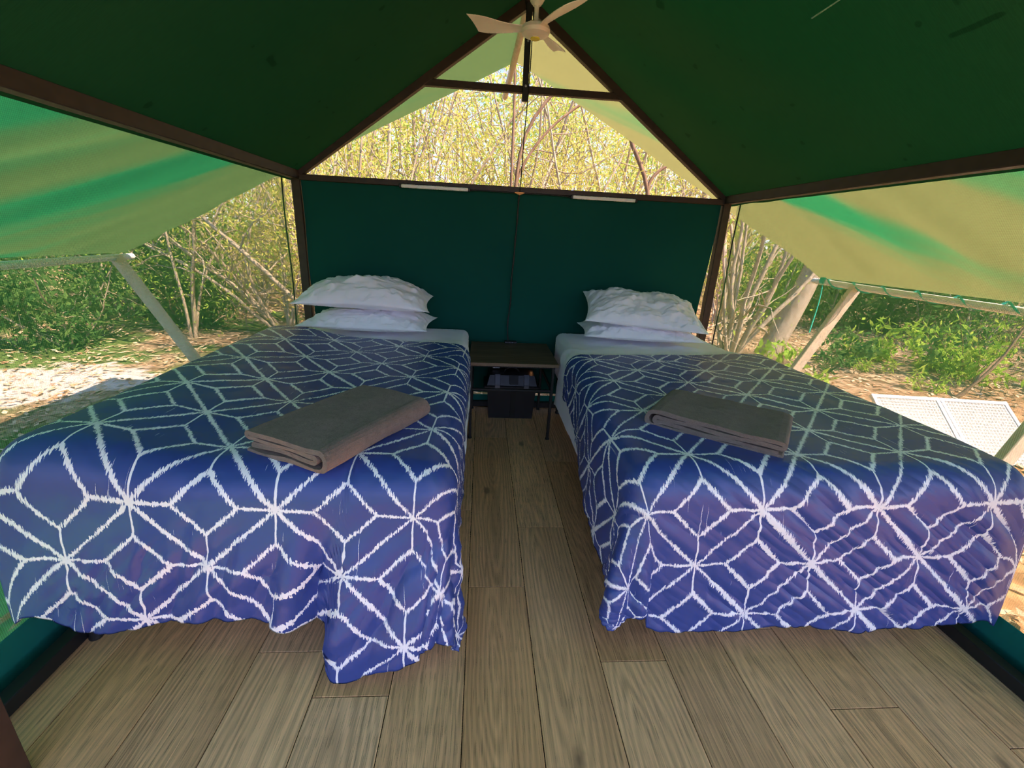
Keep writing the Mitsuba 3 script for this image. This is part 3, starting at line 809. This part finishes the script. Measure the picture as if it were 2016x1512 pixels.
for az in (174, -66, 54):
    nn_ = 26
    tt = np.linspace(0, 1, nn_)
    L0, L1 = 0.050, 0.262
    V = np.linspace(-1, 1, 9)
    Tt, Vv = np.meshgrid(tt, V, indexing='ij')
    rr = L0 + Tt * (L1 - L0)
    wd = 0.020 + 0.022 * sst(0.0, 0.9, Tt)
    yy = Vv * wd + 0.008 * sst(0.3, 1, Tt) + 0.012 * Tt ** 2
    xx = rr + 0.020 * Vv * sst(0.75, 1.0, Tt)
    zz = 0.32 * (yy) * (0.8 + 0.2 * Tt) + 0.010 * (1 - Vv ** 2) * 0.5 + 0.004
    mm, _ = sheet(np.stack([xx, yy, zz], -1), 0.003)
    mm.apply_transform(rotm((0, 0, 1), az)); mm.apply_translation((FX, FY, FZ + 0.012))
    obj('blade', mm, 'fan_white', fan, smooth=40)

# ------------------------------------------------------------------ outdoors
GZ = -0.45


def gz_at(x, y):
    p = np.stack([np.asarray(x, float) * 0.35, np.asarray(y, float) * 0.35, np.zeros_like(np.asarray(x, float))], -1)
    d = np.hypot(np.asarray(x, float), np.asarray(y, float) - 2)
    return GZ + 0.20 * (nfbm(p, 3, 61) - 0.5) * sst(2.5, 6, d) + 0.03 * np.maximum(d - 6, 0)


n = 150
gx, gy = np.meshgrid(np.linspace(-1, 1, n), np.linspace(-1, 1, n), indexing='ij')
gx, gy = np.sign(gx) * np.abs(gx) ** 1.6 * 45, np.sign(gy) * np.abs(gy) ** 1.6 * 45 + 3
mm, _ = sheet(np.stack([gx, gy, gz_at(gx, gy)], -1))
scene['ground'] = mikit.ply(mm, 'ground_soil', smooth=True)
lab('ground', kind='structure')


def leaves(cent, size, rng, droop=0.5, aspect=0.32):
    """one folded diamond per centre: two triangles"""
    k = len(cent)
    a = rng.normal(size=(k, 3)); a[:, 2] -= droop * 1.2
    a /= np.linalg.norm(a, axis=1, keepdims=True)
    b = np.cross(a, rng.normal(size=(k, 3))); b /= np.linalg.norm(b, axis=1, keepdims=True) + 1e-9
    L = size * rng.uniform(0.6, 1.3, (k, 1))
    v = np.stack([cent, cent + a * L * 0.5 + b * L * aspect * 0.5, cent + a * L, cent + a * L * 0.5 - b * L * aspect * 0.5], 1).reshape(-1, 3)
    i = np.arange(k)[:, None] * 4
    f = np.vstack([i + [0, 1, 2], i + [0, 2, 3]])
    return trimesh.Trimesh(v, f, process=False)


def branch(p0, d0, L, r0, rng, n=9, wob=0.25, up=0.12):
    pts = [np.array(p0, float)]
    d = np.array(d0, float); d /= np.linalg.norm(d)
    for _ in range(n - 1):
        d = d + rng.normal(size=3) * wob / math.sqrt(n) + np.array([0, 0, up / n])
        d /= np.linalg.norm(d)
        pts.append(pts[-1] + d * L / (n - 1))
    return np.array(pts), np.linspace(r0, r0 * 0.35, n)


def plant(name, label, cat, group, x, y, height, stems, spread, nleaf, lsize, lmat, bark, rng, lean=(0, 0), low=0.35, r0=0.022, twigs=5, aspect=0.32):
    key = thing(name, label, cat, group)
    z0 = float(gz_at(x, y)) - 0.03
    tips = []
    for k in range(stems):
        a = rng.uniform(0, 2 * np.pi)
        d = np.array([lean[0] + spread * math.cos(a), lean[1] + spread * math.sin(a), 1.0])
        Lh = height * rng.uniform(0.75, 1.05)
        pts, rad = branch((x + 0.06 * math.cos(a), y + 0.06 * math.sin(a), z0), d, Lh, r0 * rng.uniform(0.7, 1.2), rng, 12, 0.35)
        parts = [tube(pts, rad, 6)]
        tips += [pts[i] for i in range(int(12 * low), 12)]
        for q in range(twigs):
            i = rng.integers(int(12 * max(low - 0.1, 0.1)), 11)
            d2 = rng.normal(size=3) + [0, 0, 0.5]
            p2, r2 = branch(pts[i], d2, height * rng.uniform(0.15, 0.35), rad[i] * 0.55, rng, 6, 0.6)
            parts.append(tube(p2, r2, 4, False))
            tips += [p2[2], p2[3], p2[4], p2[5], p2[5]]
        obj('stem', cat_(parts), bark, key, smooth=True)
    tips = np.array(tips)
    if nleaf:
        c = tips[rng.integers(0, len(tips), nleaf)] + rng.normal(size=(nleaf, 3)) * height * 0.055
        obj('foliage', leaves(c, lsize, rng, aspect=aspect), lmat, key)
        labels[[k for k in scene if k.startswith(key + '__foliage')][0]] = {'kind': 'stuff'}
    return key


rng = np.random.default_rng(21)


def blocked(x, y):
    """ground kept clear so that the stem clumps and the leaning trunk stay in view"""
    az, d = math.degrees(math.atan2(x + 0.22, y)), math.hypot(x + 0.22, y)
    return d < 9.5 and (26 < az < 39 or -31 < az < -18)


# the thicket behind the back gable
for i in range(58):
    y = 5.6 + (i % 6) * 1.15 + rng.uniform(-0.4, 0.4)
    x = (rng.uniform(-0.62, 0.62)) * (y + 1.0)
    kind = rng.integers(0, 4)
    if blocked(x, y):
        continue
    lm = ('leaf_olive', 'leaf_olive', 'leaf_green', 'leaf_olive')[kind]
    plant('thicket_tree', 'slender pale-stemmed tree with small yellow-green leaves in the thicket behind the tent' if lm == 'leaf_olive' else 'slender tree with brighter green leaves in the thicket behind the tent', 'tree',
          'olive-leaved thicket trees' if lm == 'leaf_olive' else 'green-leaved thicket trees',
          x, y, rng.uniform(3.6, 5.6) * (0.85 + 0.02 * y), int(rng.integers(3, 6)), 0.16, int(rng.integers(4200, 5600)), 0.050, lm, 'bark_pale', rng, low=0.3, r0=0.030, twigs=7)
# taller trees farther off, closing the view
for i in range(40):
    a = math.radians(-82 + 164 * (i + rng.uniform(0.1, 0.9)) / 40)
    d = rng.uniform(13, 20)
    x, y = d * math.sin(a), 1.5 + d * math.cos(a)
    plant('far_tree', 'tall open-crowned tree far off in the bush', 'tree', 'distant bush trees', x, y, rng.uniform(6.5, 9.0), 3, 0.22, 1900, 0.20, 'leaf_olive' if i % 3 else 'leaf_green', 'bark_pale', rng, low=0.12, r0=0.07, twigs=9)
# slim trees standing close behind the gable
def slim_tree(label, limbs, r, mat):
    key = thing('slim_tree', label, 'tree')
    for pts, r0 in limbs:
        obj('stem', tube(spline(pts, 20), np.linspace(r0, r0 * 0.6, 20), 7), mat, key, smooth=True)


slim_tree('slim grey forked tree rising just right of the king post, seen through the gable', [
    ([(0.05, 5.3, -0.5), (0.10, 5.3, 0.8), (0.126, 5.3, 1.7), (0.16, 5.3, 2.06), (0.27, 5.3, 2.37), (0.46, 5.3, 2.62), (0.8, 5.4, 3.0)], 0.026),
    ([(0.13, 5.3, 1.75), (0.33, 5.32, 2.15), (0.56, 5.35, 2.40), (0.83, 5.4, 2.60), (1.2, 5.5, 2.8)], 0.016),
    ([(0.09, 5.3, 1.2), (0.07, 5.25, 1.9), (0.06, 5.2, 2.7), (0.0, 5.2, 3.4)], 0.018)], 0.03, 'bark_brown')
slim_tree('forked grey tree in the lower right corner of the gable opening', [
    ([(1.75, 5.3, -0.5), (1.66, 5.3, 1.0), (1.634, 5.3, 1.737), (1.56, 5.3, 1.93), (1.42, 5.3, 2.16), (1.3, 5.3, 2.5)], 0.035),
    ([(1.64, 5.3, 1.72), (1.68, 5.3, 1.92), (1.83, 5.3, 2.04), (2.0, 5.3, 2.2)], 0.020)], 0.03, 'bark_brown')

# low scrub seen through the mesh walls
for i in range(44):
    s = -1 if i % 2 == 0 else 1
    a = math.radians(rng.uniform(36, 86))
    d = rng.uniform(6.4, 10.5) if s < 0 else rng.uniform(9.0, 13.0)
    x, y = s * d * math.sin(a), 1.2 + d * math.cos(a)
    if blocked(x, y):
        continue
    plant('scrub_bush', 'leafy bush in the scrub left of the tent' if s < 0 else 'leafy bush in the scrub right of the tent', 'bush', 'left scrub bushes' if s < 0 else 'right scrub bushes',
          x, y, rng.uniform(1.6, 2.8), 6, 0.55, 2600, 0.10, 'leaf_dark' if s < 0 or i % 3 else 'leaf_green', 'bark_pale', rng, low=0.08, r0=0.016, twigs=5)
# particular plants
rng2 = rng
rng = np.random.default_rng(5)
plant('stem_clump', 'clump of thin grey upright stems outside the right back corner of the tent', 'shrub', None, 3.50, 6.1, 3.4, 13, 0.24, 600, 0.08, 'leaf_green', 'bark_pale', rng, low=0.35, r0=0.035, twigs=4, lean=(0.12, 0))
plant('stem_clump', 'tangle of bare pale branches outside the left back corner of the tent', 'shrub', None, -3.25, 6.9, 3.0, 10, 0.5, 350, 0.08, 'leaf_olive', 'bark_pale', rng, low=0.3, r0=0.030, twigs=6, lean=(-0.25, 0))
plant('sapling', 'bare leaning sapling at the far right outside the mesh wall', 'sapling', None, 5.6, 4.7, 2.1, 2, 0.12, 30, 0.08, 'leaf_green', 'bark_brown', rng, low=0.6, r0=0.022, twigs=3, lean=(0.75, -0.2))
plant('seedling', 'bright green leafy seedling on the litter beside the leaning trunk', 'plant', None, 3.75, 5.2, 0.7, 5, 0.9, 140, 0.13, 'leaf_green', 'bark_brown', rng, low=0.3, r0=0.008, twigs=3, aspect=0.4)
plant('seedling', 'small fern-like green plant in front of the solar panel on the right', 'plant', None, 3.55, 4.75, 0.5, 6, 1.0, 150, 0.11, 'leaf_green', 'bark_brown', rng, low=0.25, r0=0.006, twigs=3, aspect=0.3)
for i in range(16):
    a = math.radians(rng.uniform(38, 74)); d = rng.uniform(6.9, 9.6)
    x, y = d * math.sin(a), 0.8 + d * math.cos(a)
    if blocked(x, y) and i % 2 == 0:
        continue
    plant('grass_tuft' if i % 2 else 'young_shrub', 'small green tuft on the sunlit litter right of the tent' if i % 2 else 'low leafy young shrub on the sunlit litter right of the tent', 'grass tuft' if i % 2 else 'shrub', 'tufts right of the tent' if i % 2 else 'young shrubs right of the tent',
          x, y, 0.35 if i % 2 else rng.uniform(0.6, 1.1), 7, 0.8, 160 if i % 2 else 420, 0.12, 'leaf_green' if i % 3 else 'leaf_dark', 'bark_brown', rng, low=0.2, r0=0.006, twigs=2, aspect=0.16 if i % 2 else 0.34)
lab(obj('tree_trunk', tube(spline([(4.15, 6.35, -0.55), (4.45, 6.35, 0.25), (4.72, 6.4, 1.1), (4.95, 6.5, 2.2), (5.1, 6.6, 3.6)], 24), np.linspace(0.17, 0.09, 24), 14), 'bark_pale', smooth=True), 'stout leaning grey tree trunk outside the right mesh wall', 'tree trunk')
lab(obj('fallen_log', tube(spline([(3.2, 6.9, -0.38), (3.7, 6.4, -0.36), (4.3, 5.95, -0.40)], 14), np.linspace(0.05, 0.09, 14), 10), 'bark_brown', smooth=True), 'dark fallen log lying below the clump of stems on the right', 'log')
# leaf litter
rng = rng2
k = 45000
lx = rng.uniform(-11, 11, k); ly = rng.uniform(0.5, 11, k)
ok = (np.abs(lx) > 1.6) | (ly > 3.3)
lx, ly = lx[ok], ly[ok]
c = np.stack([lx, ly, gz_at(lx, ly) + 0.008 + 0.02 * rng.random(len(lx))], -1)
lf = leaves(c, 0.10, rng, 0.0, 0.36)
v = np.array(lf.vertices).reshape(-1, 4, 3); v[..., 2] = c[:, None, 2] + (v[..., 2] - c[:, None, 2]) * 0.25
lf.vertices = v.reshape(-1, 3)
lab(obj('leaf_litter', lf, 'litter'), 'dry tan and rust leaf litter covering the ground around the tent', 'leaf litter', kind='stuff')

# solar panels, propped towards the sun
sp_ = thing('solar_panel', 'folding solar panel in bright aluminium frames propped on the ground beyond the right bed', 'solar panel')
S0 = 0.80
eye = EYE
M_ = eye + (np.array([5.108, 4.449, -0.35]) - eye) * S0
N_ = eye + (np.array([5.04, 3.93, -0.77]) - eye) * S0
A_ = eye + (np.array([4.34, 4.53, -0.35]) - eye) * S0
e1 = M_ - A_; wid = np.linalg.norm(e1); e1 = e1 / wid
e2 = N_ - M_; e2 -= e1 * (e2 @ e1); e2 /= np.linalg.norm(e2)
nn_ = np.cross(e2, e1)
if nn_[2] < 0: nn_ = -nn_
LP = 0.74
for k in range(2):
    o = A_ + e1 * wid * k
    def at(a, b, h=0.0): return o + e1 * a + e2 * b + nn_ * h
    for a0, b0, a1, b1 in ((0.02, 0, 0.02, LP), (wid - 0.02, 0, wid - 0.02, LP), (0, 0.02, wid, 0.02), (0, LP - 0.02, wid, LP - 0.02)):
        obj('frame_bar', bar(at(a0, b0), at(a1, b1), 0.034, 0.034, 0.003, up=nn_), 'alloy', sp_)
    q = np.array([[at(a, b, 0.004) for b in (0.03, LP - 0.03)] for a in (0.03, wid - 0.03)])
    mm, _ = sheet(q, 0.006)
    u4 = np.array([[0, 0], [0, LP], [wid, 0], [wid, LP]])
    obj('cell_sheet', mm, 'solar_cell', sp_, uv=np.vstack([u4, u4]))
for a in (0.1, 1.9):
    p = A_ + e1 * wid * a + e2 * 0.1
    obj('prop_leg', bar(p - nn_ * 0.01, (p[0] - 0.02, p[1] + 0.22, float(gz_at(p[0], p[1] + 0.22)) - 0.01), 0.02), 'alloy', sp_)
